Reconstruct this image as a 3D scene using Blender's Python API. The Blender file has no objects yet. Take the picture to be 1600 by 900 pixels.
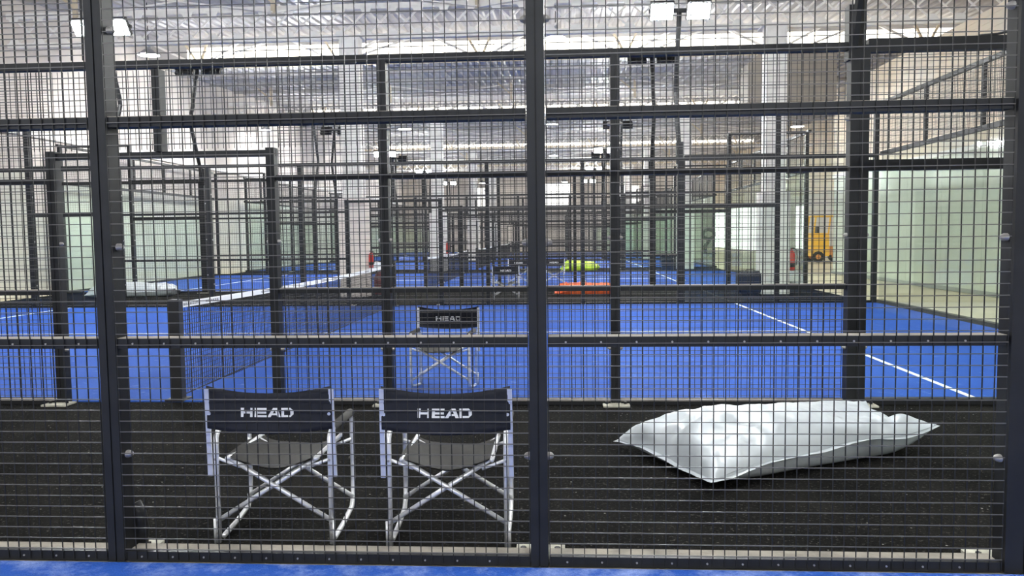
import bpy, math, random
from mathutils import Vector, Matrix, noise
random.seed(7)
S = bpy.context.scene
COL = S.collection
PI = math.pi

# ------------------------------------------------------------------ camera
F_PX, YAW, PITCH, ROLL = 1246.46, -0.0612, -0.0669, -0.0119
CAM = Vector((0.0706, -3.4814, 1.4861))
cd = bpy.data.cameras.new('camera'); cam = bpy.data.objects.new('camera', cd); COL.objects.link(cam)
cd.sensor_fit = 'HORIZONTAL'; cd.sensor_width = 36.0; cd.lens = F_PX * 36 / 1600
cd.clip_start = 0.05; cd.clip_end = 400
fw = Vector((math.sin(YAW)*math.cos(PITCH), math.cos(YAW)*math.cos(PITCH), math.sin(PITCH)))
rt = Vector((math.cos(YAW), -math.sin(YAW), 0)); up = rt.cross(fw)
r2 = rt*math.cos(ROLL)+up*math.sin(ROLL); u2 = -rt*math.sin(ROLL)+up*math.cos(ROLL)
M = Matrix((r2, u2, -fw)).transposed().to_4x4(); M.translation = CAM
cam.matrix_world = M
S.camera = cam

# ------------------------------------------------------------------ world and exposure
W = bpy.data.worlds.new('world'); S.world = W; W.use_nodes = True
bgn = W.node_tree.nodes['Background']
bgn.inputs[0].default_value = (0.96, 0.97, 1.0, 1); bgn.inputs[1].default_value = 0.5
S.view_settings.view_transform = 'Standard'; S.view_settings.look = 'None'
S.view_settings.exposure = 0.5; S.view_settings.gamma = 1.0
S.view_settings.use_curve_mapping = False
S.cycles.transparent_max_bounces = 48
S.cycles.max_bounces = 8
LAMP_POWER = 430.0      # radiance of the floodlight lenses
SKYLIGHT = 5.0          # radiance of the daylight strips
HIGHBAY = 90.0

# area light: daylight that comes down through the roof opening over the nearest bay
def area(name, loc, rot, sx, sy, power, col=(1,1,1)):
    l = bpy.data.lights.new(name, 'AREA'); l.shape = 'RECTANGLE'; l.size = sx; l.size_y = sy
    l.energy = power; l.color = col
    o = bpy.data.objects.new(name, l); COL.objects.link(o); o.location = loc; o.rotation_euler = rot
    return o

# ------------------------------------------------------------------ materials
def mat(name, col, rough=0.5, metal=0.0, spec=0.5, noise_scale=0, noise_amt=0.0, bump=0.0, bump_scale=50, col2=None, emit=None, estr=0):
    m = bpy.data.materials.new(name); m.use_nodes = True
    nt = m.node_tree; b = nt.nodes['Principled BSDF']
    b.inputs['Base Color'].default_value = (*col, 1); b.inputs['Roughness'].default_value = rough
    b.inputs['Metallic'].default_value = metal
    b.inputs['Specular IOR Level'].default_value = spec
    tc = nt.nodes.new('ShaderNodeTexCoord')
    if noise_scale:
        n = nt.nodes.new('ShaderNodeTexNoise'); n.inputs['Scale'].default_value = noise_scale; n.inputs['Detail'].default_value = 6
        nt.links.new(tc.outputs['Object'], n.inputs['Vector'])
        mr = nt.nodes.new('ShaderNodeMapRange'); mr.inputs[1].default_value = 0.35; mr.inputs[2].default_value = 0.7
        nt.links.new(n.outputs['Fac'], mr.inputs[0])
        mx = nt.nodes.new('ShaderNodeMix'); mx.data_type = 'RGBA'
        mx.inputs[6].default_value = (*col, 1)
        c2 = col2 if col2 else tuple(min(1, c*(1+noise_amt)) for c in col)
        mx.inputs[7].default_value = (*c2, 1)
        nt.links.new(mr.outputs[0], mx.inputs[0]); nt.links.new(mx.outputs[2], b.inputs['Base Color'])
    if bump:
        n2 = nt.nodes.new('ShaderNodeTexNoise'); n2.inputs['Scale'].default_value = bump_scale; n2.inputs['Detail'].default_value = 4
        nt.links.new(tc.outputs['Object'], n2.inputs['Vector'])
        bp = nt.nodes.new('ShaderNodeBump'); bp.inputs['Strength'].default_value = bump; bp.inputs['Distance'].default_value = 0.02
        nt.links.new(n2.outputs['Fac'], bp.inputs['Height']); nt.links.new(bp.outputs[0], b.inputs['Normal'])
    if emit:
        b.inputs['Emission Color'].default_value = (*emit, 1); b.inputs['Emission Strength'].default_value = estr
    return m

def glass_mat(name, tint, refl=1.0):
    m = bpy.data.materials.new(name); m.use_nodes = True; nt = m.node_tree
    nt.nodes.clear()
    out = nt.nodes.new('ShaderNodeOutputMaterial'); mix = nt.nodes.new('ShaderNodeMixShader')
    tr = nt.nodes.new('ShaderNodeBsdfTransparent'); tr.inputs[0].default_value = (*tint, 1)
    gl = nt.nodes.new('ShaderNodeBsdfGlossy'); gl.inputs['Roughness'].default_value = 0.03
    lw = nt.nodes.new('ShaderNodeLayerWeight'); lw.inputs[0].default_value = 0.5
    pw = nt.nodes.new('ShaderNodeMath'); pw.operation = 'POWER'; pw.inputs[1].default_value = 4.5
    sc_ = nt.nodes.new('ShaderNodeMath'); sc_.operation = 'MULTIPLY_ADD'; sc_.inputs[1].default_value = 0.85; sc_.inputs[2].default_value = 0.03
    nt.links.new(lw.outputs['Facing'], pw.inputs[0]); nt.links.new(pw.outputs[0], sc_.inputs[0])
    nt.links.new(sc_.outputs[0], mix.inputs[0]); nt.links.new(tr.outputs[0], mix.inputs[1]); nt.links.new(gl.outputs[0], mix.inputs[2])
    nt.links.new(mix.outputs[0], out.inputs[0])
    return m

def turf_mat(near=False):
    m = bpy.data.materials.new('sandy_blue_turf' if near else 'blue_turf'); m.use_nodes = True; nt = m.node_tree; b = nt.nodes['Principled BSDF']
    b.inputs['Roughness'].default_value = 0.85; b.inputs['Specular IOR Level'].default_value = 0.15
    tc = nt.nodes.new('ShaderNodeTexCoord')
    big = nt.nodes.new('ShaderNodeTexNoise'); big.inputs['Scale'].default_value = 0.9; big.inputs['Detail'].default_value = 5
    fine = nt.nodes.new('ShaderNodeTexNoise'); fine.inputs['Scale'].default_value = 160; fine.inputs['Detail'].default_value = 2
    sand = nt.nodes.new('ShaderNodeTexNoise'); sand.inputs['Scale'].default_value = 5.5; sand.inputs['Detail'].default_value = 8; sand.inputs['Roughness'].default_value = 0.7
    for n in (big, fine, sand): nt.links.new(tc.outputs['Object'], n.inputs['Vector'])
    r1 = nt.nodes.new('ShaderNodeValToRGB'); r1.color_ramp.elements[0].position = 0.3; r1.color_ramp.elements[1].position = 0.72
    r1.color_ramp.elements[0].color = (0.014, 0.064, 0.30, 1); r1.color_ramp.elements[1].color = (0.020, 0.084, 0.37, 1)
    nt.links.new(big.outputs['Fac'], r1.inputs[0])
    r2_ = nt.nodes.new('ShaderNodeMapRange'); r2_.inputs[1].default_value = 0.59; r2_.inputs[2].default_value = 0.78
    r2_.inputs[4].default_value = 0.45
    nt.links.new(sand.outputs['Fac'], r2_.inputs[0])
    mx = nt.nodes.new('ShaderNodeMix'); mx.data_type = 'RGBA'; mx.inputs[7].default_value = (0.30, 0.38, 0.66, 1)
    if near:      # a worn, sandy edge along the foot of the fence
        sx = nt.nodes.new('ShaderNodeSeparateXYZ'); nt.links.new(tc.outputs['Object'], sx.inputs[0])
        ed = nt.nodes.new('ShaderNodeMapRange'); ed.inputs[1].default_value = -0.30; ed.inputs[2].default_value = 0.0; ed.inputs[4].default_value = 0.8
        nt.links.new(sx.outputs[1], ed.inputs[0])
        ns = nt.nodes.new('ShaderNodeTexNoise'); ns.inputs['Scale'].default_value = 4.0; ns.inputs['Detail'].default_value = 9; ns.inputs['Roughness'].default_value = 0.75
        nt.links.new(tc.outputs['Object'], ns.inputs['Vector'])
        nm = nt.nodes.new('ShaderNodeMapRange'); nm.inputs[1].default_value = 0.46; nm.inputs[2].default_value = 0.66
        nt.links.new(ns.outputs['Fac'], nm.inputs[0])
        ml = nt.nodes.new('ShaderNodeMath'); ml.operation = 'MULTIPLY'; nt.links.new(ed.outputs[0], ml.inputs[0]); nt.links.new(nm.outputs[0], ml.inputs[1])
        mxx = nt.nodes.new('ShaderNodeMath'); mxx.operation = 'MAXIMUM'; nt.links.new(ml.outputs[0], mxx.inputs[0]); nt.links.new(r2_.outputs[0], mxx.inputs[1])
        nt.links.new(mxx.outputs[0], mx.inputs[0])
    else: nt.links.new(r2_.outputs[0], mx.inputs[0])
    nt.links.new(r1.outputs[0], mx.inputs[6])
    mul = nt.nodes.new('ShaderNodeMix'); mul.data_type = 'RGBA'; mul.blend_type = 'MULTIPLY'; mul.inputs[0].default_value = 0.5
    r3 = nt.nodes.new('ShaderNodeMapRange'); r3.inputs[1].default_value = 0.2; r3.inputs[2].default_value = 0.7; r3.inputs[3].default_value = 0.5; r3.inputs[4].default_value = 1.2
    nt.links.new(fine.outputs['Fac'], r3.inputs[0])
    nt.links.new(mx.outputs[2], mul.inputs[6]); nt.links.new(r3.outputs[0], mul.inputs[7])
    nt.links.new(mul.outputs[2], b.inputs['Base Color'])
    bp = nt.nodes.new('ShaderNodeBump'); bp.inputs['Strength'].default_value = 0.5; bp.inputs['Distance'].default_value = 0.01
    nt.links.new(fine.outputs['Fac'], bp.inputs['Height']); nt.links.new(bp.outputs[0], b.inputs['Normal'])
    return m

def rubber_mat():
    m = bpy.data.materials.new('black_matting'); m.use_nodes = True; nt = m.node_tree; b = nt.nodes['Principled BSDF']
    b.inputs['Roughness'].default_value = 1.0; b.inputs['Specular IOR Level'].default_value = 0.06
    tc = nt.nodes.new('ShaderNodeTexCoord')
    f = nt.nodes.new('ShaderNodeTexNoise'); f.inputs['Scale'].default_value = 55; f.inputs['Detail'].default_value = 4; f.inputs['Roughness'].default_value = 0.7
    g = nt.nodes.new('ShaderNodeTexNoise'); g.inputs['Scale'].default_value = 1.6; g.inputs['Detail'].default_value = 5
    v = nt.nodes.new('ShaderNodeTexVoronoi'); v.inputs['Scale'].default_value = 9
    for n in (f, g, v): nt.links.new(tc.outputs['Object'], n.inputs['Vector'])
    r = nt.nodes.new('ShaderNodeValToRGB'); e = r.color_ramp.elements
    e[0].position = 0.40; e[0].color = (0.003, 0.003, 0.003, 1); e[1].position = 0.74; e[1].color = (0.15, 0.14, 0.125, 1)
    e2 = r.color_ramp.elements.new(0.59); e2.color = (0.007, 0.0066, 0.006, 1)
    nt.links.new(f.outputs['Fac'], r.inputs[0])
    mx = nt.nodes.new('ShaderNodeMix'); mx.data_type = 'RGBA'; mx.inputs[7].default_value = (0.022, 0.020, 0.017, 1)
    r2_ = nt.nodes.new('ShaderNodeMapRange'); r2_.inputs[1].default_value = 0.45; r2_.inputs[2].default_value = 0.75; r2_.inputs[4].default_value = 0.45
    nt.links.new(g.outputs['Fac'], r2_.inputs[0]); nt.links.new(r2_.outputs[0], mx.inputs[0]); nt.links.new(r.outputs[0], mx.inputs[6])
    lt = nt.nodes.new('ShaderNodeMath'); lt.operation = 'LESS_THAN'; lt.inputs[1].default_value = 0.045
    nt.links.new(v.outputs['Distance'], lt.inputs[0])
    m2 = nt.nodes.new('ShaderNodeMix'); m2.data_type = 'RGBA'; m2.inputs[7].default_value = (0.30, 0.29, 0.26, 1)
    nt.links.new(lt.outputs[0], m2.inputs[0]); nt.links.new(mx.outputs[2], m2.inputs[6])
    nt.links.new(m2.outputs[2], b.inputs['Base Color'])
    bp = nt.nodes.new('ShaderNodeBump'); bp.inputs['Strength'].default_value = 0.8; bp.inputs['Distance'].default_value = 0.01
    nt.links.new(f.outputs['Fac'], bp.inputs['Height']); nt.links.new(bp.outputs[0], b.inputs['Normal'])
    return m

def emis(name, col, s):
    m = bpy.data.materials.new(name); m.use_nodes = True; nt = m.node_tree; nt.nodes.clear()
    o = nt.nodes.new('ShaderNodeOutputMaterial'); e = nt.nodes.new('ShaderNodeEmission')
    e.inputs[0].default_value = (*col, 1); e.inputs[1].default_value = s
    nt.links.new(e.outputs[0], o.inputs[0]); return m

STEEL = mat('dark_painted_steel', (0.012, 0.0125, 0.014), 0.5, 0.0, 0.28, 6, 0.5)
WIRE = mat('mesh_wire', (0.014, 0.014, 0.014), 0.5, 0.0, 0.3)
WIREH = mat('mesh_cross_wire', (0.11, 0.105, 0.10), 0.45, 0.2, 0.4)
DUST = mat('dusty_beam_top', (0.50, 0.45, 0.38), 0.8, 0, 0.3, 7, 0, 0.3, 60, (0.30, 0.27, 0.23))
PLATE = mat('pale_plate', (0.62, 0.60, 0.50), 0.7, 0, 0.3, 20, 0, 0, 50, (0.36, 0.34, 0.28))
BOLT = mat('bolt_metal', (0.42, 0.40, 0.38), 0.35, 0.6)
BLACK = mat('black_plastic', (0.012, 0.012, 0.013), 0.5)
GLASS = glass_mat('court_glass', (0.955, 0.985, 0.965))
TURF = turf_mat(); TURF0 = turf_mat(True); RUB = rubber_mat()
LINE = mat('white_line', (0.86, 0.88, 0.9), 0.8, 0, 0.2, 60, 0, 0, 50, (0.7, 0.74, 0.82))
NETM = mat('net_cord', (0.010, 0.011, 0.014), 0.8)
BAND = mat('net_band', (0.85, 0.85, 0.84), 0.7)
BANDTXT = mat('band_print', (0.10, 0.10, 0.12), 0.7)
CONC = mat('beige_concrete', (0.72, 0.62, 0.46), 0.6, 0, 0.3, 1.3, 0, 0.05, 30, (0.62, 0.53, 0.39))
WHITEW = mat('pale_wall', (0.68, 0.62, 0.565), 0.7, 0, 0.3, 0.7, 0, 0, 50, (0.60, 0.55, 0.50))
SIDING = mat('cream_siding', (0.82, 0.68, 0.51), 0.6, 0, 0.3, 1.0, 0, 0, 50, (0.72, 0.66, 0.56))
GREENW = mat('pale_green_panel', (0.62, 0.63, 0.53), 0.2, 0, 0.5, 0.5, 0, 0, 50, (0.55, 0.56, 0.48))
ROOF = mat('corrugated_roof', (0.46, 0.44, 0.43), 0.5, 0, 0.4, 1.6, 0, 0, 50, (0.36, 0.345, 0.34))
PAINT = mat('white_painted_steel', (0.84, 0.81, 0.77), 0.5, 0, 0.4, 5, 0, 0, 50, (0.72, 0.69, 0.65))
CREAM = mat('cream_painted_steel', (0.62, 0.52, 0.38), 0.5, 0, 0.4, 5, 0, 0, 50, (0.50, 0.42, 0.30))
DUCT = mat('brown_grey_sheet', (0.26, 0.23, 0.20), 0.6, 0, 0.3, 2, 0, 0, 50, (0.21, 0.19, 0.17))
SKY = emis('daylight_glazing', (1.0, 0.93, 0.80), SKYLIGHT)
DAYWIN = emis('daylight_window', (1.0, 0.99, 0.95), 2.0)
LENS = emis('flood_lens', (0.97, 1.0, 0.98), LAMP_POWER)
BAY = emis('highbay_lens', (1.0, 0.98, 0.94), HIGHBAY)
ALU = mat('aluminium_tube', (0.88, 0.88, 0.90), 0.34, 0.55, 0.6)
CANVAS = mat('black_canvas', (0.014, 0.015, 0.021), 0.8, 0, 0.3, 12, 0.5, 0.25, 14)
SLING = mat('grey_sling', (0.022, 0.0205, 0.019), 0.75, 0, 0.3, 30, 0.3)
LOGO = mat('white_print', (0.80, 0.80, 0.80), 0.6)
FOAM = mat('foam_pad', (0.05, 0.048, 0.045), 0.9)
SILVER = mat('silver_sheet', (0.50, 0.53, 0.555), 0.40, 0.10, 0.5, 2, 0, 0.08, 12, (0.44, 0.475, 0.505))
ORANGE = mat('orange_sheet', (0.95, 0.16, 0.03), 0.5, 0, 0.4, 3, 0, 0.1, 14, (0.85, 0.12, 0.02))
LIME = mat('lime_sheet', (0.60, 0.85, 0.05), 0.5, 0, 0.4, 3, 0, 0.1, 14, (0.5, 0.75, 0.04))
YELLOW = mat('yellow_paint', (0.95, 0.55, 0.05), 0.45)
ORANGEP = mat('orange_paint', (0.75, 0.30, 0.07), 0.5)
SHADE = mat('lamp_shade_paint', (.35,.35,.36), .4)
RED = mat('red_paint', (0.55, 0.03, 0.02), 0.35)
DKRED = mat('dark_red_paint', (0.16, 0.03, 0.025), 0.5)
NAVY = mat('navy_cloth', (0.012, 0.016, 0.035), 0.7)

# ------------------------------------------------------------------ mesh builder
class MB:
    def __init__(s): s.v = []; s.f = []
    def box(s, x0, x1, y0, y1, z0, z1):
        n = len(s.v)
        s.v += [(x0,y0,z0),(x1,y0,z0),(x1,y1,z0),(x0,y1,z0),(x0,y0,z1),(x1,y0,z1),(x1,y1,z1),(x0,y1,z1)]
        s.f += [(n,n+3,n+2,n+1),(n+4,n+5,n+6,n+7),(n,n+1,n+5,n+4),(n+1,n+2,n+6,n+5),(n+2,n+3,n+7,n+6),(n+3,n,n+4,n+7)]
        return s
    def bar(s, a, b, w, h=None, k=4, ref=None):
        a = Vector(a); b = Vector(b); d = (b-a).normalized(); h = h or w
        ref = Vector(ref) if ref else (Vector((0,0,1)) if abs(d.z) < 0.9 else Vector((0,1,0)))
        p = d.cross(ref).normalized(); q = p.cross(d)
        n = len(s.v)
        for c in (a, b):
            for i in range(k):
                t = 2*PI*(i+0.5)/k; f = math.sqrt(2) if k == 4 else 1
                s.v.append(tuple(c + p*math.cos(t)*w/2*f + q*math.sin(t)*h/2*f))
        for i in range(k): s.f.append((n+i, n+(i+1)%k, n+k+(i+1)%k, n+k+i))
        s.f.append(tuple(range(n+k-1, n-1, -1))); s.f.append(tuple(range(n+k, n+2*k)))
        return s
    def tube(s, pts, r, k=8, flat=1.0):
        pts = [Vector(p) for p in pts]; n = len(s.v); ref = None
        for i, c in enumerate(pts):
            d = (pts[min(i+1, len(pts)-1)] - pts[max(i-1, 0)]).normalized()
            if ref is None: ref = Vector((1,0,0)) if abs(d.x) < 0.9 else Vector((0,0,1))
            p = (ref - d*ref.dot(d)).normalized(); ref = p; q = d.cross(p)
            for j in range(k):
                t = 2*PI*j/k; s.v.append(tuple(c + p*math.cos(t)*r*flat + q*math.sin(t)*r))
        for i in range(len(pts)-1):
            for j in range(k):
                a = n+i*k+j; b = n+i*k+(j+1)%k; s.f.append((a, b, b+k, a+k))
        s.f.append(tuple(range(n+k-1, n-1, -1))); e = n+(len(pts)-1)*k; s.f.append(tuple(range(e, e+k)))
        return s
    def cyl(s, c, r, h, k=16, r2=None, axis='z'):
        r2 = r if r2 is None else r2; n = len(s.v)
        for z, rr in ((0, r), (h, r2)):
            for j in range(k):
                t = 2*PI*j/k; a, b = rr*math.cos(t), rr*math.sin(t)
                s.v.append({'z': (c[0]+a, c[1]+b, c[2]+z), 'x': (c[0]+z, c[1]+a, c[2]+b), 'y': (c[0]+a, c[1]+z, c[2]-b)}[axis])
        for j in range(k): s.f.append((n+j, n+(j+1)%k, n+k+(j+1)%k, n+k+j))
        s.f.append(tuple(range(n+k-1, n-1, -1))); s.f.append(tuple(range(n+k, n+2*k)))
        return s
    def lathe(s, c, prof, k=20):
        n = len(s.v)
        for r, z in prof:
            for j in range(k):
                t = 2*PI*j/k; s.v.append((c[0]+r*math.cos(t), c[1]+r*math.sin(t), c[2]+z))
        for i in range(len(prof)-1):
            for j in range(k):
                a = n+i*k+j; b = n+i*k+(j+1)%k; s.f.append((a, b, b+k, a+k))
        return s
    def grid(s, fn, nu, nv):
        n = len(s.v)
        for j in range(nv+1):
            for i in range(nu+1): s.v.append(tuple(fn(i/nu, j/nv)))
        for j in range(nv):
            for i in range(nu):
                a = n+j*(nu+1)+i; s.f.append((a, a+1, a+nu+2, a+nu+1))
        return s
    def mesh(s, name, m, smooth=False):
        me = bpy.data.meshes.new(name); me.from_pydata(s.v, [], s.f); me.materials.append(m)
        if smooth: me.polygons.foreach_set('use_smooth', [True]*len(me.polygons))
        me.update(); return me
    def obj(s, name, m, parent=None, smooth=False, stuff=False, label=None):
        return link(name, s.mesh(name, m, smooth), parent, stuff=stuff, label=label)

def link(name, me, parent=None, loc=None, rot=None, stuff=False, label=None):
    o = bpy.data.objects.new(name, me); COL.objects.link(o); o.parent = parent
    if loc: o.location = loc
    if rot: o.rotation_euler = rot
    if stuff: o['kind'] = 'stuff'
    if label: o['label'] = label
    return o

def thing(name, label, cat, loc=(0,0,0), rz=0, group=None):
    o = bpy.data.objects.new(name, None); COL.objects.link(o); o.empty_display_size = 0.1
    o.location = loc; o.rotation_euler = (0, 0, rz); o['label'] = label; o['category'] = cat
    if group: o['group'] = group
    return o
def tag(o, label, cat, group=None):
    o['label'] = label; o['category'] = cat
    if group: o['group'] = group
    return o
def struct(name, mb, m, parent=None):
    o = mb.obj(name, m, parent)
    if parent is None: o['kind'] = 'structure'
    return o
def copy_tree(o, parent=None, ch=None):
    c = o.copy(); COL.objects.link(c); c.parent = parent
    for k in list(o.children): copy_tree(k, c)
    return c
def dup(src, label, loc, rz):
    c = copy_tree(src); c.location = loc; c.rotation_euler = (0, 0, rz); c['label'] = label
    return c

# ------------------------------------------------------------------ layout
N1 = -3.4596
CW = 9.777
COURTS = [(-4.02, -CW, 0.0), (N1, 3.5074, 13.284), (-3.55, 17.684, 27.46), (-3.50, 30.45, 40.2), (-3.5, 43.2, 53.0), (-3.5, 55.7, 65.5)]
ORD = ['nearest', 'second', 'third', 'fourth', 'fifth', 'sixth']

# ------------------------------------------------------------------ hall: floor, walls, roof
XL, XR, XB, YE, YB = -13.95, 14.6, 9.55, 74.0, 25.0
struct('floor', MB().box(XL-0.2, XR+0.2, -10.5, YE+0.2, -0.25, -0.012), CONC)
for n, (cx, y0, y1) in enumerate(COURTS):
    t = MB().box(max(cx-10, XL+.02), cx+10, y0+0.02, y1-0.02, -0.008, 0.004).obj('court_turf', TURF if n else TURF0)
    tag(t, 'blue artificial turf of the %s court from the camera' % ORD[n], 'turf')
    if n:
        ym = (y0+y1)/2+0.15
        for (a, b, c, d) in ((cx-7.15-.025, cx-7.15+.025, y0+.05, y1-.05), (cx+7.15-.025, cx+7.15+.025, y0+.05, y1-.05), (cx-7.12, cx+7.12, ym-.025, ym+.025)):
            MB().box(a, b, c, d, 0.003, 0.008).obj('court_line', LINE, t)
for n in range(5):
    y0, y1 = COURTS[n][2], COURTS[n+1][1]
    o = MB().box(-13.6, 6.5, y0+0.10, y1-0.02, -0.008, 0.002).obj('rubber_matting', RUB)
    tag(o, 'black speckled matting between the %s and %s courts' % (ORD[n], ORD[n+1]), 'matting')
# side wall left: tall pale sheet panels with thin vertical joints
wl = MB().box(XL-0.2, XL, -10.5, YE, -0.01, 8.6)
WLo = struct('wall_left', wl, WHITEW)
for k in range(42): MB().box(XL, XL+0.02, -10.4+k*2, -10.4+k*2+1.985, 0.02, 4.2).obj('wall_panel', WHITEW, WLo)
rail = MB().box(XL+.02, XL+0.10, -10, YE, 4.22, 4.40); struct('trim_1', rail, PAINT)
wr = MB().box(XR, XR+0.2, YB, YE, -0.01, 8.6); WRo = struct('wall_right', wr, SIDING)
for k in range(24): MB().box(XR-0.02, XR, YB+0.1+k*2, YB+0.1+k*2+1.98, 0.02, 3.6).obj('wall_panel', WHITEW, WRo)
wf = struct('wall_back', MB().box(XL-0.2, XR+0.2, YE, YE+0.2, -0.01, 9.0), WHITEW)
for k in range(9):
    MB().box(XL+0.3+k*3.1, XL+0.3+k*3.1+2.9, YE-0.06, YE, 0.02, 5.2).obj('wall_panel', WHITEW, wf)
for i, (x0, x1, z0, z1) in enumerate(((-1.6, 1.1, 4.2, 6.3), (-8.6, -6.2, 4.2, 6.0), (5.0, 7.6, 4.2, 6.0))):
    w = MB().box(x0-.1, x1+.1, YE-0.12, YE-0.02, z0-.1, z1+.1).obj('window_%d' % (i+1), PAINT); w['kind'] = 'structure'
    for a in range(2):
        xm = x0+(x1-x0)*a/2
        MB().box(xm+.03, xm+(x1-x0)/2-.03, YE-0.15, YE-0.12, z0, z1).obj('pane', DAYWIN, w)
# big bright doorway openings in the right wall
for i, (y0, y1, z0, z1) in enumerate(((53.0, 72.5, 0.05, 3.4), (45.0, 46.6, 0.4, 3.0), (38.6, 39.4, 0.5, 3.3))):
    w = MB().box(XR-0.10, XR-0.02, y0-.15, y1+.15, z0, z1+.15).obj('window_%d' % (i+4), PAINT); w['kind'] = 'structure'
    nP = max(1, int((y1-y0)/3))
    for a in range(nP):
        ya = y0+(y1-y0)*a/nP
        MB().box(XR-0.14, XR-0.10, ya+.04, ya+(y1-y0)/nP-.04, z0+.05, z1).obj('pane', DAYWIN, w)
# inner block on the right: smooth pale green lower panels, cream horizontal siding above
bw = MB().box(XB, XB+0.2, -10.5, YB, -0.01, 6.32); bw.box(XB, XR+0.2, YB-0.2, YB, -0.01, 6.32)
BWo = struct('wall_right', bw, SIDING)
for k in range(18):
    MB().box(XB-0.03, XB, -10.4+k*1.96, -10.4+k*1.96+1.945, 0.10, 3.3).obj('wall_panel', GREENW, BWo)
for k in range(20): MB().box(XB-0.018, XB, -10.4, YB, 3.42+k*0.145, 3.42+k*0.145+0.12).obj('siding_board', SIDING, BWo)
struct('trim_2', MB().box(XB-0.07, XB-0.03, -10.4, YB, 3.30, 3.41), PAINT)
struct('baseboard_right', MB().box(XB-0.05, XB-0.0, -10.4, YB, 0, 0.10), mat('grey_base', (0.3,0.3,0.28), .6))

# saw-tooth roof: each bay is a corrugated sheet that rises away, ends in a strip of daylight glazing
BAYS = [(9.8, 23.4), (23.4, 37.0), (37.0, 50.6), (50.6, 64.2), (64.2, 74.0)]
ZL, ZH = 7.42, 8.12
def roof_sheet(y0, y1):
    mb = MB(); p = 0.30; x = XL
    prof = ((0, 0), (0.09, 0), (0.13, 0.055), (0.26, 0.055)); pts = []
    while x < XR:
        for dx, dz in prof: pts.append((x+dx, dz))
        x += p
    n = len(pts)
    for y, z in ((y0, ZL), (y1, ZH)):
        for (a, b) in pts: mb.v.append((a, y, z+b))
    for y, z in ((y0, ZL), (y1, ZH)):
        for (a, b) in pts: mb.v.append((a, y, z+b+0.012))
    for i in range(n-1):
        mb.f.append((i, i+1, n+i+1, n+i)); mb.f.append((2*n+i, 3*n+i, 3*n+i+1, 2*n+i+1)); mb.f.append((i, 2*n+i, 2*n+i+1, i+1))
    return mb
for n, (y0, y1) in enumerate(BAYS):
    c = struct('ceiling', roof_sheet(y0, y1), ROOF)
    for k in range(1, 5):          # purlins
        t = k/5.6; y = y0+(y1-y0)*t; z = ZL+(ZH-ZL)*t
        MB().box(XL, XR, y-0.04, y+0.04, z-0.11, z-0.01).obj('purlin', ROOF, c)
    if n < 4:
        w = MB().box(XL, XR, y1+0.10, y1+0.16, ZL-0.16, ZL-0.02).obj('window_%d' % (n+7), CREAM); w['kind'] = 'structure'
        xa, xb = -12.6, 12.9; k = 17 if n < 2 else 6
        for a in range(k):
            q = (xb-xa)/k
            if n < 3: MB().box(xa+q*a+.012, xa+q*(a+1)-.012, y1+0.12, y1+0.15, ZL-0.02, (ZH-0.16) if n < 2 else ZL+0.16).obj('pane', SKY, w)
        MB().box(XL, XR, y1+0.10, y1+0.18, ZH-0.16, ZH+0.12).obj('head_beam', ROOF, w)
        if n > 1: MB().box(xa, xb, y1+0.13, y1+0.17, ZL-0.02 if n > 2 else ZL+0.16, ZH-0.16).obj('blind_panel', ROOF, w)
        for (a, b) in ((XL, xa), (xb, XR)): MB().box(a, b, y1+0.10, y1+0.18, ZL-0.02, ZH-0.16).obj('end_panel', ROOF, w)

# lattice girders across the hall, one per column row
ROWS = [16.4, 30.0, 43.6, 57.2]
TZ0, TZ1 = 6.42, 7.12
cell = 0.645
gus = MB(); gus.box(-0.17, 0.17, -0.012, 0.012, -0.07, 0.09); gus.v[4] = (-0.08,-0.012,.09); gus.v[5] = (0.08,-0.012,.09); gus.v[6] = (0.08,0.012,.09); gus.v[7] = (-0.08,0.012,.09)
gus_me = gus.mesh('gusset_plate', PAINT)
lace = (MB().bar((-cell/2, 0.02, TZ0+.05), (cell/2, 0.02, TZ1-.05), 0.045, 0.02, ref=(0,1,0)).mesh('lacing_bar', PAINT),
        MB().bar((-cell/2, -0.02, TZ1-.05), (cell/2, -0.02, TZ0+.05), 0.045, 0.02, ref=(0,1,0)).mesh('lacing_bar', PAINT))
PLACE = ['just past the second court', 'between the third and fourth courts', 'over the fifth court', 'over the sixth court']
for n, y in enumerate(ROWS):
    t = thing('lattice_girder', 'white lattice roof girder with crossed bars, %s' % PLACE[n], 'girder', (0, y, 0))
    MB().box(XL+.05, XR-.05, -0.08, 0.08, TZ0-0.07, TZ0+0.05).obj('bottom_chord', PAINT, t)
    MB().box(XL+.05, XR-.05, -0.08, 0.08, TZ1-0.05, TZ1+0.09).obj('top_chord', PAINT, t)
    nc = int((XR-XL-0.4)/cell)
    if n < 1:
        for k in range(nc):
            x = XL+0.25+cell*(k+0.5)
            for me in lace: link('lacing_bar', me, t, (x, 0, 0))
            link('gusset_plate', gus_me, t, (x-cell/2, -0.085, TZ0+.06)); link('gusset_plate', gus_me, t, (x-cell/2, -0.085, TZ1-.06), (PI, 0, 0))
    else:
        mb = MB()
        for k in range(nc):
            x = XL+0.25+cell*(k+0.5)
            mb.bar((x-cell/2, 0.02, TZ0), (x+cell/2, 0.02, TZ1), 0.05, 0.02, ref=(0,1,0)); mb.bar((x-cell/2, -.02, TZ1), (x+cell/2, -.02, TZ0), 0.05, 0.02, ref=(0,1,0))
        mb.obj('lacing', PAINT, t, stuff=True)
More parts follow.
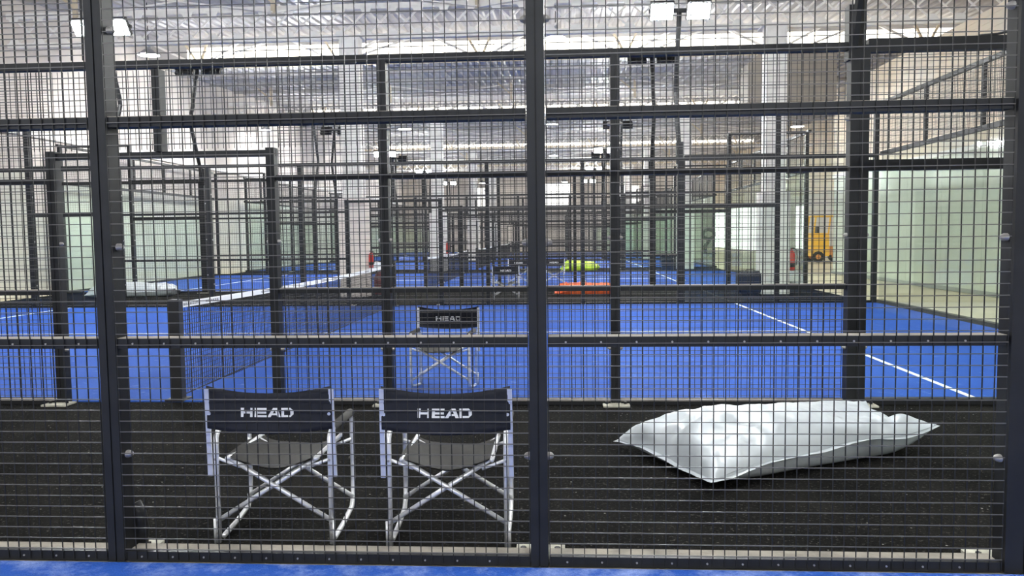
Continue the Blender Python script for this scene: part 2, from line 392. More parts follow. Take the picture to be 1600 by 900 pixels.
# columns
for n, y in enumerate(ROWS):
    for sx, x in (('left', -5.0), ('right', 5.16)):
        t = thing('hall_column', 'white steel column on a wide pale base, %s row from the camera, %s side' % (['first', 'second', 'third', 'fourth'][n], sx), 'column', (x, y-0.35, 0), 0)
        MB().box(-0.33, 0.33, -0.28, 0.28, 0, 2.42).obj('base_casing', mat('casing', (0.78,0.70,0.64), .6) if (n == 0 and sx == 'left') else PAINT, t)
        MB().box(-0.24, -0.20, -0.2, 0.2, 2.42, TZ0-.07).box(0.20, 0.24, -0.2, 0.2, 2.42, TZ0-.07).box(-0.2, 0.2, -0.03, 0.03, 2.42, TZ0-.07).obj('shaft', PAINT, t)
        MB().box(-0.2, 0.2, -0.16, -0.10, 2.42, TZ0-.07).obj('cover_plate', PAINT, t)
        MB().box(-0.3, 0.3, -0.25, 0.45, TZ0-.11, TZ0-.07).obj('cap_plate', PAINT, t)
# roof bracing: hangers, struts and tie rods under each bay
for n, (y0, y1) in enumerate(BAYS[:4]):
    yy = y0+6.4; t = thing('roof_bracing', 'thin white tie rods and cream hangers under roof bay %s' % ['closest to the camera', 'second away', 'third away', 'fourth away'][n], 'bracing', (0, yy, 0))
    zt = ZL+(ZH-ZL)*6.4/13.6
    xs = [-12.0+5.05*k for k in range(6)]
    for i, x in enumerate(xs):
        MB().box(x-0.05, x+0.05, -0.04, 0.04, 7.0, zt).obj('hanger', CREAM, t)
        MB().bar((x, 0, 7.25), (x-0.6, 0, zt), 0.06).obj('strut', CREAM, t)
        if i < 5:
            MB().bar((x, 0.03, 7.02), (x+5.05, 0.03, zt-0.05), 0.035).obj('tie_rod', PAINT, t)
            MB().bar((x+5.05, -0.03, 7.02), (x, -0.03, zt-0.05), 0.035).obj('tie_rod', PAINT, t)
    # fan of struts that stand in front of the daylight strip
    t2 = thing('strut_row', 'row of slanted steel struts in front of the daylight strip %s' % ['closest to the camera', 'second away', 'third away', 'fourth away'][n], 'struts', (0, y1-0.5, 0))
    for k in range(6):
        x = -12.0+4.75*k
        for dx in (-1.6, -0.45, 0.35, 1.5):
            MB().bar((x+dx*0.15, 0.2, ZL-0.05), (x+dx, 0.1, ZH-0.1), 0.07).obj('strut', CREAM if abs(dx) < 1 else PAINT, t2)
        MB().bar((x+1.0, -0.6, ZL-0.1), (x+2.6, 0.1, ZH-0.1), 0.06).obj('strut', PAINT, t2)
# hanging duct
t = thing('ventilation_duct', 'brownish sheet-metal duct with a sloped left corner, high behind the right column', 'duct', (0, 23.0, 0))
xs = [(6.25, 6.1), (6.25, 7.35), (6.75, 7.75), (9.1, 7.75), (9.1, 6.1)]
mb = MB()
for yy in (0, 1.2):
    for a, b in xs: mb.v.append((a, yy+0.5, b-0.35))
k = len(xs); mb.f += [tuple(range(k)), tuple(range(2*k-1, k-1, -1))] + [(i, i+k, (i+1)%k+k, (i+1)%k) for i in range(k)]
mb.obj('duct_body', DUCT, t)
for x in (6.9, 8.8): MB().bar((x, 1.1, 7.38), (x, 1.1, 7.62), 0.03).obj('hanger', STEEL, t)

# ------------------------------------------------------------------ the side fence prototype (local x = 0 at the net, inside of court = -y)
WR = 0.0020
PITCHM = 0.05
class Panel(MB):
    def mesh(s, name, m, smooth=False):
        me = MB.mesh(s, name, m); me.materials.append(WIREH)
        me.polygons.foreach_set('material_index', [0 if i < s.split else 1 for i in range(len(me.polygons))])
        me['wires'] = 1
        return me
def mesh_panel(x0, x1, z0, z1, w=WR):
    mb = Panel()
    n = int(round((x1-x0)/PITCHM))
    for i in range(n+1):
        x = x0+(x1-x0)*i/n; mb.box(x-w, x+w, -w, w, z0, z1)
    m = int(round((z1-z0)/PITCHM))
    for j in range(1, m):
        z = z0+(z1-z0)*j/m; mb.box(x0, x1, -2.9*w, -w, z-w*.9, z+w*.9)
    mb.split = (n+1)*6
    return mb
POSTH = 3.02
def post_mb(x, w, h, z0=0.0, d=0.10):
    g = 0.0035
    mb = MB().box(x-w/2, x-g, -0.004, d, z0, h).box(x+g, x+w/2, -0.004, d, z0, h).box(x-g, x+g, 0.004, d-.006, z0, h)
    return mb
def dome(x, y, z, sgn):
    mb = MB(); n = 0; k = 10
    prof = ((0.022, 0), (0.022, .010), (0.018, .020), (0.009, .027), (0.001, .029))
    for r, h in prof:
        for j in range(k):
            t = 2*PI*j/k; mb.v.append((x+sgn*h, y+r*math.cos(t), z+r*math.sin(t)*0.8))
    for i in range(len(prof)-1):
        for j in range(k):
            a = i*k+j; b = i*k+(j+1)%k; mb.f.append((a, b, b+k, a+k))
    mb.f.append(tuple(range(k)))
    return mb
def make_fence(label):
    t = thing('side_fence', label, 'fence')
    for s in (-1, 1):
        X = lambda a, b: (min(s*a, s*b), max(s*a, s*b))
        for a, w, h in ((1, 0.075, 2.27), (2, 0.078, POSTH), (4, 0.078, POSTH), (6.03, 0.155, POSTH), (8, 0.085, 4.02), (9.96, 0.09, 4.02)):
            p = post_mb(s*a, w, h).obj('post', STEEL, t)
            if a < 9:
                for zb in (0.49, 1.45, 2.42):
                    if zb < h:
                        for q in (-1, 1): dome(s*a+q*w/2, 0.055, zb, q).obj('bolt', BOLT, p, smooth=True)
                MB().box(s*a-w/2-.075, s*a+w/2+.075, 0.05, 0.22, 0.0, 0.016).obj('base_plate', PLATE, t)
                nb = MB()
                for q in (-1, 1): nb.cyl((s*a+q*(w/2+0.04), 0.135, 0.016), 0.014, 0.022, 6)
                nb.obj('anchor_nut', BLACK, t)
        for a, b in ((1, 2), (2, 4), (4, 6)):
            x0, x1 = X(a+.045, b-.045 if b < 6 else b-.06)
            top = 3.0 if a > 1 else 3.0
            mesh_panel(x0, x1, 0.01, top).obj('mesh_panel', WIRE, t, stuff=True)
            for z in (0.99, 1.985):
                MB().box(x0, x1, 0.005, 0.082, z-0.0, z+0.045).obj('rail', STEEL, t)
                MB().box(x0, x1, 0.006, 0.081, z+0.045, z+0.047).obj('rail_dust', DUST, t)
            # bottom beam: dark face, dusty pale top
            MB().box(x0, x1, 0.004, 0.030, 0.0, 0.045).obj('bottom_rail', STEEL, t)
            MB().box(x0, x1, 0.030, 0.115, 0.0, 0.036).obj('kerb', STEEL, t)
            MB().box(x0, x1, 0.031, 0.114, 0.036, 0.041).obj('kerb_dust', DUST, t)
            sc = MB()
            nn = int((x1-x0)/0.15)
            for k in range(nn):
                for z in (0.022, 1.012): sc.cyl((x0+0.15*(k+.5), 0.0045, z), 0.0045, -0.004, 6, axis='y')
            sc.obj('screws', BOLT, t, stuff=True)
        # glass bays
        x0, x1 = X(6.11, 7.957); mesh_panel(x0, x1, 2.08, 3.0).obj('mesh_panel', WIRE, t, stuff=True)
        MB().box(x0, x1, 0.0, 0.09, 1.985, 2.075).obj('rail', STEEL, t)
        MB().box(x0, x1, 0.02, 0.032, 0.03, 1.985).obj('glass_pane', GLASS, t)
        MB().box(x0, x1, 0.0, 0.09, 0.0, 0.05).obj('bottom_rail', STEEL, t)
        x0, x1 = X(8.043, 9.915); mesh_panel(x0, x1, 3.06, 3.98).obj('mesh_panel', WIRE, t, stuff=True)
        MB().box(x0, x1, 0.0, 0.08, 2.97, 3.05).obj('rail', STEEL, t)
        MB().box(x0, x1, 0.0, 0.08, 3.98, 4.04).obj('rail', STEEL, t)
        MB().box(x0, x1, 0.02, 0.032, 0.03, 2.97).obj('glass_pane', GLASS, t)
        MB().box(x0, x1, 0.0, 0.09, 0.0, 0.05).obj('bottom_rail', STEEL, t)
    # over the gate
    mesh_panel(-1.95, 1.95, 2.28, 2.98).obj('mesh_panel', WIRE, t, stuff=True)
    MB().box(-1.04, 1.04, -0.002, 0.06, 2.20, 2.255).obj('gate_header', STEEL, t)
    post_mb(0, 0.075, 2.97, 2.255).obj('header_post', STEEL, t)
    MB().box(-7.96, -6.1, 0.0, 0.08, 2.965, 3.075).obj('top_rail', STEEL, t)
    MB().box(6.1, 7.96, 0.0, 0.08, 2.965, 3.075).obj('top_rail', STEEL, t)
    MB().box(-5.96, 5.96, 0.0, 0.08, 2.985, 3.05).obj('top_rail', STEEL, t)
    return t
fence0 = make_fence('near black mesh fence right in front of the camera with dusty base beam')
fence0.location = (COURTS[0][0]-0.013, 0.0, 0)
for n in range(1, 6):
    cx, y0, y1 = COURTS[n]
    dup(fence0, 'black mesh side fence on the camera side of the %s court' % ORD[n], (cx, y0, 0), PI)
    dup(fence0, 'black mesh side fence on the far side of the %s court' % ORD[n], (cx, y1, 0), 0)

def warp(x):                    # post spacing of the near fence as measured
    K = ((-12, -12), (1, 1.0), (2, 2.045), (4, 4.0), (5.9, 5.955), (6.2, 6.255), (12, 12.055))
    for (a, fa), (b, fb) in zip(K, K[1:]):
        if a <= x <= b: return fa+(fb-fa)*(x-a)/(b-a)
    return x
for o in fence0.children_recursive:
    o.data = o.data.copy()
    c = sum(v.co.x for v in o.data.vertices)/len(o.data.vertices); w = max(v.co.x for v in o.data.vertices)-min(v.co.x for v in o.data.vertices)
    for v in o.data.vertices: v.co.x = warp(v.co.x) if w > 0.5 else v.co.x+warp(round(c) if c < 5 else 6)-(round(c) if c < 5 else 6)
# wire of the further fences is thinned so overlapping meshes darken the distance less
thin = {}
def thinner(o):
    if o.type == 'MESH' and o.data.get('wires') and o.parent and o.parent.location.y > 12:
        if o.data.name not in thin:
            me = o.data.copy(); thin[o.data.name] = me
            for p in range(0, len(me.vertices), 8):
                vs = [me.vertices[p+i] for i in range(8)]
                c = [sum(v.co[k] for v in vs)/8 for k in range(3)]
                ext = [max(v.co[k] for v in vs)-min(v.co[k] for v in vs) for k in range(3)]; L = ext.index(max(ext))
                for v in vs:
                    for k in range(3):
                        if k != L: v.co[k] = c[k]+(v.co[k]-c[k])*0.6
        o.data = thin[o.data.name]
for o in list(COL.objects): thinner(o)

# end walls of glass with mesh on top (local x along the wall; inside = -y)
def make_end(label):
    t = thing('glass_end_wall', label, 'glass wall')
    for k in range(5):
        a = -CW/2+CW*k/5; b = a+CW/5
        MB().box(a+.006, b-.006, 0.02, 0.032, 0.06, 3.0).obj('glass_pane', GLASS, t)
        mesh_panel(a+.03, b-.03, 3.10, 4.02).obj('mesh_panel', WIRE, t, stuff=True)
    for k in range(6):
        a = -CW/2+CW*k/5
        if 0 < k < 5: MB().box(a-.03, a+.03, 0.0, 0.06, 3.08, 4.02).obj('upper_post', STEEL, t)
    MB().box(-CW/2, CW/2, 0.0, 0.07, 3.0, 3.08).obj('rail', STEEL, t)
    MB().box(-CW/2, CW/2, 0.0, 0.07, 4.02, 4.09).obj('top_rail', STEEL, t)
    MB().box(-CW/2, CW/2, -0.02, 0.10, 0.0, 0.07).obj('bottom_rail', STEEL, t)
    return t
e0 = make_end('glass end wall of the second court, right end')
first = True
for n in range(1, 6):
    cx, y0, y1 = COURTS[n]; ym = (y0+y1)/2
    for s, w in ((1, 'right'), (-1, 'left')):
        lab = 'glass end wall topped with black mesh, %s end of the %s court' % (w, ORD[n])
        if first:
            e0.location = (cx+10.02, ym, 0); e0.rotation_euler = (0, 0, -PI/2); e0['label'] = lab; first = False
        else: dup(e0, lab, (cx+s*10.02, ym, 0), -PI/2*s)

# ------------------------------------------------------------------ nets
def make_net(label):
    t = thing('court_net', label, 'net')     # local: x = 0 plane, y from 0 to CW
    L = CW-0.3; H = 0.90
    top = lambda y: H-0.04*math.sin(PI*min(max((y-0.1)/L, 0), 1))
    for y in (0.10, CW-0.10):
        p = MB().box(-0.05, 0.05, y-0.045, y+0.045, 0, 0.93).box(-0.09, 0.09, y-0.09, y+0.09, 0, 0.015).obj('net_post', BLACK, t)
    mb = MB(); w = 0.0021
    n = int(L/0.045)
    for i in range(n+1):
        y = 0.15+L*i/n; mb.box(-w, w, y-w, y+w, 0.03+0.015*math.sin(y*3), top(y)-0.05)
    for j in range(19):
        q = j/19
        for k in range(12):
            ya, yb = 0.15+L*k/12, 0.15+L*(k+1)/12
            za = 0.03+q*(top(ya)-0.08); zb = 0.03+q*(top(yb)-0.08)
            mb.bar((0, ya, za), (0, yb, zb), 2*w)
    mb.obj('net_mesh', NETM, t, stuff=True)
    mb = MB()
    for k in range(24):
        ya, yb = 0.15+L*k/24, 0.15+L*(k+1)/24
        n = len(mb.v)
        for y in (ya, yb):
            mb.v += [(-.006, y, top(y)-.055), (.006, y, top(y)-.055), (.006, y, top(y)), (-.006, y, top(y))]
        for i in range(4): mb.f.append((n+i, n+(i+1)%4, n+4+(i+1)%4, n+4+i))
    mb.obj('top_band', BAND, t)
    # small dark print on the band, both faces
    pr = MB(); rr = random.Random(3)
    for s in (-1, 1):
        for base in (0.25, 0.72, 2.2, 2.7, 4.6, 5.1, 7.2):
            y = base
            for k in range(7):
                ww = 0.022+rr.random()*0.018; h = 0.018+rr.random()*0.006
                z = top(y)-0.028
                pr.box(s*0.0065, s*0.0075, y, y+ww*0.35, z-h/2, z+h/2).box(s*0.0065, s*0.0075, y, y+ww, z+h/2-.005, z+h/2).box(s*.0065, s*.0075, y+ww*.6, y+ww, z-h/2, z)
                y += ww+0.012
    pr.obj('band_print', BANDTXT, t, stuff=True)
    MB().tube([(0, 0.15, 0.03), (0, 2, 0.045), (0, 5, 0.02), (0, 8, 0.04), (0, CW-.15, 0.03)], 0.006, 5).obj('bottom_cord', NETM, t)
    MB().box(-0.012, 0.012, CW/2-0.025, CW/2+0.025, 0.004, 0.86).obj('centre_strap', BLACK, t)
    return t
net0 = make_net('black net with white top band across the second court')
net0.location = (N1, COURTS[1][1], 0)
for n in range(2, 6): dup(net0, 'black net with white top band across the %s court' % ORD[n], (COURTS[n][0], COURTS[n][1], 0), 0)

# ------------------------------------------------------------------ light masts (local inside of court = -y)
def make_mast(label):
    t = thing('light_mast', label, 'light mast')
    MB().box(-0.07, 0.07, -0.01, 0.10, 2.9, 3.35).obj('bracket', STEEL, t)
    MB().tube([(0, .06, 3.0), (0, .14, 3.3), (0, .62, 4.45), (0, .60, 4.6), (0, .12, 5.95), (0, .08, 6.05)], 0.05, 8).obj('pole', STEEL, t)
    MB().box(-0.62, 0.62, 0.03, 0.11, 5.98, 6.05).obj('crossbar', STEEL, t)
    for s in (-1, 1):
        h = link('floodlight', MB().box(-0.24, 0.24, -0.04, 0.05, -0.19, 0.19).box(-0.16, .16, .05, .08, -.11, .11).mesh('floodlight', BLACK), t, (s*0.37, 0.0, 6.0), (math.radians(38), 0, 0))
        link('lens', MB().box(-0.22, 0.22, -0.046, -0.041, -0.17, 0.17).mesh('lens', LENS), h)
    return t
first = None
for n in range(1, 6):
    cx, y0, y1 = COURTS[n]
    for ys, y, rz in (('camera', y0, PI), ('far', y1, 0)):
        for s, w in ((-1, 'left'), (1, 'right')):
            lab = 'bent black mast with twin floodlights, %s end of the %s side of the %s court' % (w, ys, ORD[n])
            if first is None:
                first = make_mast(lab); first.location = (cx+s*6.0, y, 0); first.rotation_euler = (0, 0, rz)
            else: dup(first, lab, (cx+s*6.0-(0.2 if (n == 1 and rz == 0 and s < 0) else 0), y, 0), rz)
for s, w in ((-1, 'left'), (1, 'right')):
    dup(first, 'bent black mast with twin floodlights behind the camera, %s side of the nearest court' % w, (COURTS[0][0]+s*6, -CW, 0), PI)
    dup(first, 'bent black mast with twin floodlights on top of the near fence, %s side' % w, (COURTS[0][0]+s*6+.04, 0, 0), 0)
MB().tube([(2.075, 0.15, 0.0), (2.085, 0.15, 0.10), (2.075, 0.15, 0.17), (2.05, 0.15, 0.22)], 0.035, 10).obj('foot_sleeve', STEEL, fence0, smooth=True)
# flat sensor box on the top rail at the right
t = thing('junction_box', 'small dark box on the top rail of the second court, upper right', 'box', (N1+7.35, 3.47, 3.075))
MB().box(-0.08, 0.08, -0.05, 0.05, 0, 0.09).obj('housing', BLACK, t)
MB().tube([(-0.08, 0, .04), (-.2, 0, .02), (-.34, 0, .01)], 0.01, 6).obj('cable', BLACK, t)

# ------------------------------------------------------------------ hanging high-bay lamps
def make_bay(label, cable):
    t = thing('hanging_lamp', label, 'lamp')
    MB().lathe((0,0,0), [(0.001, 0.30), (0.07, 0.30), (0.08, 0.14), (0.12, 0.12), (0.27, 0.0), (0.29, -0.02), (0.28, -0.02), (0.12, 0.10)], 20).obj('lamp_shade', SHADE, t, smooth=False)
    MB().cyl((0,0,-0.02), 0.27, 0.012, 20).obj('lens', BAY, t)
    MB().tube([(0,0,.3), (0,0,cable)], 0.012, 5).obj('cable', STEEL, t)
    return t
first = None
for x, y, z, w in ((-11.09, 18, 6.5, 'left one over the gap past the second court'), (-0.02, 18, 6.66, 'middle one over the gap past the second court'),
                (-13.1, 32, 6.3, 'left one over the fourth court'), (-0.24, 32, 6.3, 'middle one over the fourth court'), (10.3, 32, 6.0, 'right one over the fourth court'),
                (-6.6, 31, 6.1, 'between left and middle lamps over the fourth court'), (-0.3, 46, 6.3, 'over the fifth court'), (-7, 69.5, 6.2, 'left one added to brighten the back wall'), (0.5, 69.5, 6.2, 'middle one added to brighten the back wall'), (8, 69.5, 6.2, 'right one added to brighten the back wall')):  # the three lamps at the back wall are added to brighten it
    lab = 'round hanging warehouse lamp, ' + w
    yb = [b for b in BAYS if b[0] <= y <= b[1]][0]
    zr = ZL+(ZH-ZL)*(y-yb[0])/(yb[1]-yb[0])-0.0
    make_bay(lab, zr-z+0.04).location = (x, y, z)

# ------------------------------------------------------------------ director's chairs
def fab_y(x, z): return -0.030 - 0.022*math.cos(PI*x/0.60)*(1-0.3*(z-0.65)/0.1)
def letter_strokes():
    # each stroke: quadrilateral in unit letter coords
    H = [[(0,0),(.20,0),(.26,1),(.0,1)], [(.72,0),(.92,0),(.92,1),(.76,1)], [(.15,.38),(.80,.38),(.80,.62),(.15,.62)]]
    Em = [[(0,0),(1,0),(1,.22),(0,.22)], [(.06,.39),(.95,.39),(.95,.61),(.06,.61)], [(.02,.78),(1.0,.78),(1.0,1),(.02,1)], [(0,0),(.24,0),(.26,1),(.04,1)]]
    A = [[(0,0),(.26,0),(.66,1),(.45,1)], [(.78,0),(1.02,0),(.78,1),(.50,1)], [(.25,.22),(.85,.22),(.85,.42),(.30,.42)]]
    D = [[(0,0),(.22,0),(.22,1),(0,1)], [(0,0),(.72,0),(.86,.2),(.1,.22)], [(.1,.78),(.86,.8),(.72,1),(0,1)], [(.72,0.05),(.96,.3),(.96,.72),(.70,.95)]]
    return [(H, 0.0, .245), (Em, .262, .235), (A, .50, .25), (D, .765, .235)]
def logo_mb(side, w=0.258, h=0.044, zc=0.655):
    mb = MB()
    for strokes, x0, wl in letter_strokes():
        for q in strokes:
            def P(u, v):
                a = Vector(q[0]).lerp(Vector(q[1]), u); b = Vector(q[3]).lerp(Vector(q[2]), u); c = a.lerp(b, v)
                lx = (x0+c.x*wl-0.5)*w; z = zc+(c.y-0.5)*h
                x = lx if side < 0 else -lx
                return (x, fab_y(x, z)+side*0.0055, z)
            mb.grid(P, 4, 2)
    return mb
def make_chair(label):
    t = thing('folding_chair', label, 'chair', group='folding chairs by the courts')
    for s in (-1, 1):
        x = s*0.28
        pts = [(x, 0.0, 0.0), (x, 0.0, 0.47)]
        for a in (20, 45, 70, 90): pts.append((x, 0.05-0.05*math.cos(math.radians(a)), 0.50+0.05*math.sin(math.radians(a))))
        pts += [(x, 0.38, 0.55)]
        for a in (30, 60, 90): pts.append((x, 0.38+0.03*math.sin(math.radians(a)), 0.52+0.03*math.cos(math.radians(a))))
        pts += [(x, 0.41, 0.20), (x, 0.40, 0.10), (x, 0.37, 0.055), (x, 0.22, 0.028), (x, 0.05, 0.012)]
        MB().tube(pts, 0.0125, 10).obj('side_frame', ALU, t, smooth=True)
        MB().tube([(x, 0.07, 0.556), (x, 0.39, 0.556)], 0.021, 12).obj('armrest_pad', FOAM, t, smooth=True)
        MB().tube([(x+s*.014, -.012, 0.0), (x+s*.014, -.012, .12)], .007, 8).obj('leg_sleeve', ALU, t, smooth=True)
        # flat upright that carries the back canvas
        MB().bar((s*0.306, -0.012, 0.335), (s*0.302, -0.030, 0.765), 0.022, 0.012).obj('back_upright', ALU, t)
        MB().box(min(s*.219,s*.231), max(s*.219,s*.231), -0.0, 0.0, 0, 0)
        MB().tube([(s*0.215, -0.03, 0.425), (s*0.215, 0.44, 0.425)], 0.011, 8).obj('seat_tube', ALU, t, smooth=True)
        for yy in (0.012, 0.385):
            MB().tube([(-s*0.285, yy, 0.105), (s*0.215, yy+(.014 if s > 0 else -.014), 0.42)], 0.0115, 10).obj('cross_brace', ALU, t, smooth=True)
            MB().tube([(s*0.28, yy, 0.415), (s*0.165, yy, 0.372)], 0.008, 8).obj('link_bar', ALU, t, smooth=True)
        for zb in (0.105, 0.415, 0.05): MB().cyl((s*0.28, -0.0125, zb), 0.006, -0.004, 8, axis='y').obj('rivet', BOLT, t)
        MB().cyl((s*0.292, fab_y(.29, .645)-0.002, 0.645), 0.008, -0.005, 10, axis='y').obj('snap_button', ALU, t)
    # seat sling
    def seat(u, v):
        x = -0.222+0.444*u; y = -0.015+0.44*v
        return (x, y, 0.438-0.058*(1-(2*u-1)**2)**0.8+0.006*math.sin(9*u+4*v))
    mb = MB(); mb.grid(seat, 16, 8); k = len(mb.v); mb.grid(lambda u, v: (seat(u, v)[0], seat(u, v)[1], seat(u, v)[2]-0.006), 16, 8)
    mb.obj('seat_sling', SLING, t, smooth=True)
    # back canvas
    def back(off):
        def f(u, v):
            x = -0.305+0.61*u; e = abs(2*u-1)
            zt = 0.745+0.034*e**2.2; zb = 0.572-0.020*(1-e**2)
            z = zb+(zt-zb)*v
            wr = 0.004*math.sin(23*u+3*v)*e + 0.003*math.sin(40*e*v+u*9)
            return (x, fab_y(x, z)+off+wr*0.6, z)
        return f
    mb = MB(); mb.grid(back(-0.003), 28, 8); a = len(mb.v); mb.grid(back(0.004), 28, 8)
    nu = 29
    for i in range(28):
        mb.f.append((i, a+i, a+i+1, i+1)); j = 8*nu; mb.f.append((j+i, j+i+1, a+j+i+1, a+j+i))
    mb.obj('back_canvas', CANVAS, t, smooth=True)
    for sd in (-1, 1): logo_mb(sd).obj('printed_lettering', LOGO, t)
    return t
ch = make_chair('black director chair behind the near fence, left one of the front pair')
ch.location = (-1.325, 0.235, 0.002)
dup(ch, 'black director chair behind the near fence, right one of the front pair', (-0.475, 0.225, 0.002), math.radians(0.5))
dup(ch, 'black director chair standing on the blue court, facing the camera', (-1.05, 4.33, 0.004), PI+math.radians(-3))
dup(ch, 'small distant folding chair on the black matting past the second court', (-1.19, 14.82, 0.002), PI+0.1)
dup(ch, 'distant folding chair on the third court, left of the central post', (-1.15, 19.75, 0.004), PI)
dup(ch, 'distant folding chair on the third court, right of the central post', (-0.12, 19.75, 0.004), PI)

# ------------------------------------------------------------------ stuffed bags
def make_bag(name, label, m, loc, rz, w, d, h, seed, cat='bag', lift=0.0, group=None, res=96, ex=0.75):
    t = thing(name, label, cat, loc, rz, group)
    off = Vector((seed*7.3, seed*3.1, 0))
    def shape(u, v, side):
        a, b = 2*u-1, 2*v-1
        # pillow outline pulled in between the corners
        px = a*(1-0.10*(1-a*a)*0-0.06*(1-b*b)*abs(a)**3) ; py = b*(1-0.09*(1-a*a)*abs(b)**3)
        e = max(0, (1-abs(a)**5))*max(0, (1-b*b))
        lump = (0.90+0.14*noise.noise(Vector((a*1.4, b*0.9, seed))))*(1-0.62*max(0, b+0.15)**1.2*min(1, max(0.1, 0.45+0.8*a)))*(1-0.22*max(0, a)**1.5)
        cut = 1-0.16*(max(0, a)*max(0, b))**2; px *= cut; py *= cut
        X, Y = px*w/2, py*d/2
        q = Vector((X*2.6, Y*2.6, seed)) + off
        rim = 1-min(1, e**0.6)
        seamz = 0.10+0.20*h*(0.5+noise.noise(Vector((a*1.2, b*1.2, seed+9)))) + lift*max(0, a)**5*(0.5-0.5*b)**2
        seamz *= (1-0.55*max(0, -a)**2)*(1-0.85*(max(0, a)*max(0, b))**1.2)
        r1 = 1-abs(noise.noise(q*1.2))*3.0; r2_ = 1-abs(noise.noise(q*2.7+Vector((3,1,0))))*3.0
        ends = abs(a)**2.5
        fold = (0.026*max(r1, -0.6)*(0.30+1.6*ends) + 0.013*max(r2_, -0.5)*(0.5+2.4*ends))*(1-0.75*max(0, b)) * min(1, e*5+0.1)
        fold += 0.020*math.sin(b*15+3*noise.noise(q))*ends*min(1, (1-abs(a))*6) + 0.004*noise.noise(q*7)
        if side > 0: z = seamz + (h*lump-seamz)*e**ex*1.04 + fold
        else: z = seamz - seamz*min(1, e*3.2)**0.5 + 0.006
        X += 0.008*noise.noise(q*2); Y += 0.008*noise.noise(q*2+Vector((4,4,4)))
        return (X, Y, max(z, 0.006))
    mb = MB(); mb.grid(lambda u, v: shape(u, v, 1), res, res*2//3)
    mb.obj('bag_cover', m, t, smooth=True)
    mb = MB(); mb.grid(lambda u, v: shape(u, v, -1), res//2, res//3); mb.obj('underside', m, t, smooth=True)
    # seam flap round the rim
    mb = MB(); n = 160
    for i in range(n+1):
        q = i/n*4; k = int(q) % 4; f = q-int(q)
        u, v = ((f, 0), (1, f), (1-f, 1), (0, 1-f))[k]
        p = Vector(shape(u, v, 1)); c = Vector((p.x, p.y, 0)); o_ = c.normalized()
        wv = 0.030+0.022*noise.noise(p*2.2)
        mb.v.append(tuple(p - o_*0.01)); mb.v.append((p.x+o_.x*wv, p.y+o_.y*wv, max(0.006, p.z-0.004+0.016*noise.noise(p*3))))
        if i: a = len(mb.v)-4; mb.f.append((a, a+1, a+3, a+2))
    mb.obj('seam_flap', m, t, smooth=True)
    return t
make_bag('stuffed_bag', 'large silver-grey stuffed bag lying on the black matting, front right', SILVER, (1.50, 1.92, 0.003), math.radians(28), 1.84, 1.02, 0.36, 2.0, lift=0.06, group='stuffed sheet bags', res=150, ex=0.46)
make_bag('stuffed_bag', 'silver-grey stuffed bag beside the left end of the third court', SILVER, (-11.05, 16.75, 0.003), math.radians(12), 2.2, 1.1, 0.40, 4.0, lift=0.05, group='stuffed sheet bags')
make_bag('stuffed_bag', 'orange stuffed bag on the matting past the second court', ORANGE, (0.72, 16.4, 0.003), math.radians(3), 1.62, 0.95, 0.30, 6.0, lift=0.10, group='stuffed sheet bags')
make_bag('stuffed_bag', 'lime green stuffed bag far off beyond the third court', LIME, (0.85, 29.0, 0.003), 0.1, 1.55, 0.9, 0.42, 8.0, group='stuffed sheet bags')
make_bag('stuffed_bag', 'pale stuffed bag beyond the third court, left of the first column', SILVER, (-7.9, 29.0, 0.003), 0.3, 1.5, 1.0, 0.55, 9.0, group='stuffed sheet bags')

# ------------------------------------------------------------------ dark bag next to the right column
t = thing('sports_bag', 'dark rounded holdall left of the right column base', 'bag', (4.58, 15.95, 0.003))
def hold(u, v):
    a = 2*PI*u; b = (v-0.5)*PI; c = abs(math.cos(b))**0.35; sn = math.copysign(abs(math.sin(b))**0.45, math.sin(b))
    return (0.29*c*math.copysign(abs(math.cos(a))**0.6, math.cos(a)), 0.24*c*math.copysign(abs(math.sin(a))**0.6, math.sin(a)), max(0.0, 0.27+0.27*sn+0.015*noise.noise(Vector((a, b*2, 1)))))
MB().grid(hold, 28, 16).obj('bag_body', NAVY, t, smooth=True)
MB().tube([(-0.12, -0.1, .5), (-0.08, -.1, .58), (0.08, -.1, .58), (.12, -.1, .5)], 0.014, 6).obj('handle', BLACK, t)
MB().box(-0.27, 0.27, -0.006, 0.006, 0.49, 0.548).obj('zip_flap', BLACK, t)

t = thing('waste_bin', 'small dark bin beyond the third court', 'bin', (4.35, 28.6, 0.003))
MB().cyl((0,0,0), 0.26, 0.62, 14, 0.31).obj('bin_body', NAVY, t); MB().cyl((0,0,.62), 0.33, 0.06, 14, 0.30).obj('lid', BLACK, t)

# extinguishers
def extinguisher(label, loc, sc=1.0, standing=False):
    t = thing('fire_extinguisher', label, 'fire extinguisher', loc); t.scale = (sc,)*3
    MB().lathe((0,0,0), [(0.001, 0), (0.075, 0), (0.08, .03), (0.08, .38), (0.06, .45), (0.025, .48), (0.025, .52), (.001, .52)], 14).obj('cylinder_body', RED, t, smooth=True)
    MB().box(-.03, .03, -.12, .03, .52, .55).obj('valve_handle', BLACK, t)
    MB().tube([(0.02, -.03, .53), (.11, -.03, .5), (.12, -.03, .3), (.10, -.03, .12)], 0.012, 6).obj('hose', BLACK, t)
    MB().cyl((0,0,.08), .082, .10, 14).obj('dark_band', BLACK, t)
    if not standing: MB().box(-.03, .03, .075, .11, .1, .5).obj('wall_bracket', STEEL, t)
    return t
extinguisher('fire extinguisher hung beside the right column', (5.58, 15.95, 0.55), 1.0)
extinguisher('red fire extinguisher on the side of the left column', (-4.58, 15.90, 0.72), 0.75)
t = thing('wheeled_extinguisher', 'dark red wheeled extinguisher at foot of the left column', 'fire extinguisher', (-4.35, 15.75, 0.003))
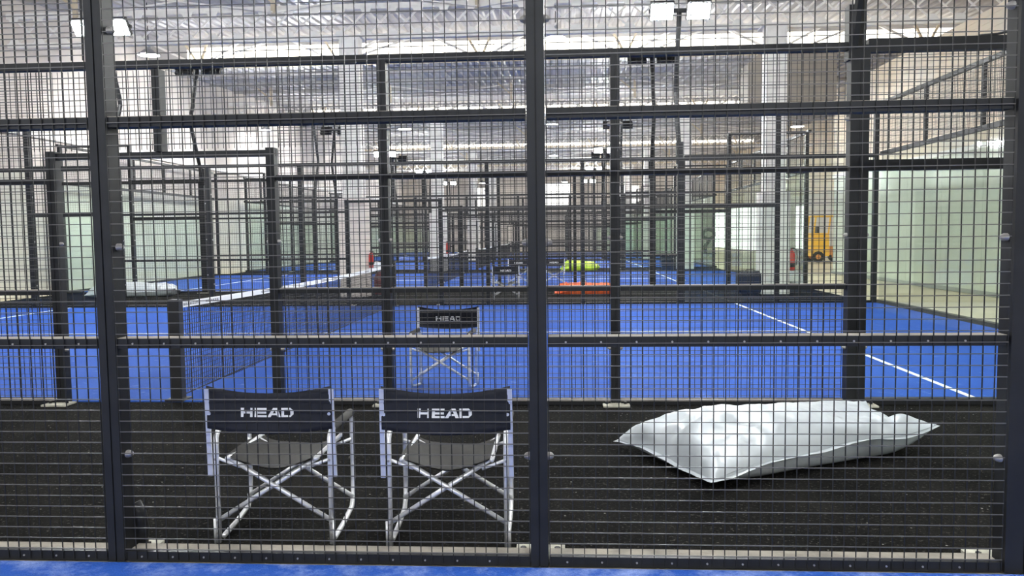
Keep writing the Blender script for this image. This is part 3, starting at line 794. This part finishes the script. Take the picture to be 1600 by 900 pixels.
MB().lathe((0,0,.06), [(0.001, 0), (0.12, 0), (0.13, .04), (0.13, .42), (0.08, .52), (0.03, .55), (.001, .55)], 14).obj('cylinder_body', DKRED, t, smooth=True)
for s in (-1, 1): MB().cyl((s*.15-.015, .06, .09), .09, .03, 14, axis='x').obj('wheel', BLACK, t)
MB().tube([(-.1, .1, .1), (-.1, .15, .68), (.1, .15, .68), (.1, .1, .1)], .012, 6).obj('cart_frame', BLACK, t)
extinguisher('small red fire extinguisher at the second row of columns', (-4.62, 29.5, 0.7), 1.0)

# black ring-topped stand far right
t = thing('hose_stand', 'small black stand with a ring-shaped top, far right beyond the courts', 'stand', (10.2, 52.0, 0))
ring = [(0.38*math.cos(a*PI/8), 0, 1.35+0.32*math.sin(a*PI/8)) for a in range(17)]
MB().tube(ring, 0.12, 8).obj('ring', BLACK, t, smooth=True)
MB().tube([(-.2, 0, 1.1), (.05, 0, .9), (-.25, 0, .5), (-.2, 0, 0)], 0.13, 8).obj('stem', BLACK, t, smooth=True)
MB().box(-0.45, 0.45, -.3, .3, 0, .08).obj('foot', BLACK, t)

# ------------------------------------------------------------------ yellow machine by the right wall
t = thing('forklift', 'yellow and orange forklift parked by the right wall in the distance', 'forklift', (12.9, 35.4, 0), 0)
b = MB().box(-1.05, -0.25, -0.6, 0.6, 0.30, 1.25).box(-1.05, -0.30, -0.5, 0.5, 1.25, 1.38).obj('body', YELLOW, t)
MB().box(-0.25, 0.55, -0.6, 0.6, 0.35, 0.75).obj('chassis', ORANGEP, t)
for x, y in ((-0.75, -0.62), (-0.75, 0.5), (0.35, -0.64), (0.35, 0.5)):
    w = MB().cyl((x, y, 0.27), 0.27, 0.14, 18, axis='y').obj('wheel', BLACK, t)
    MB().cyl((x, y-0.01, 0.27), 0.12, 0.03, 12, axis='y').obj('hub', ORANGEP, w)
for x, y in ((-0.95, -0.5), (-0.95, 0.5), (0.05, -0.5), (0.05, 0.5)): MB().bar((x, y, 1.25), (x+0.1, y, 2.15), 0.06).obj('guard_post', YELLOW, t)
MB().box(-0.95, 0.25, -0.55, 0.55, 2.13, 2.2).obj('overhead_guard', YELLOW, t)
MB().box(-0.62, -0.2, -.25, .25, 1.0, 1.25).box(-.7, -.6, -.25, .25, 1.2, 1.7).obj('seat', BLACK, t)
for y in (-0.35, 0.35): MB().box(0.55, 0.66, y-.05, y+.05, 0.1, 2.4).obj('mast_rail', ORANGEP, t)
for z in (0.5, 0.8, 1.1, 1.5, 1.9, 2.3): MB().box(0.66, 0.70, -.5, .5, z, z+.08).obj('carriage_bar', ORANGEP, t)
for y in (-.3, .3): MB().box(0.7, 1.3, y-.05, y+.05, 0.08, 0.13).obj('fork', STEEL, t)
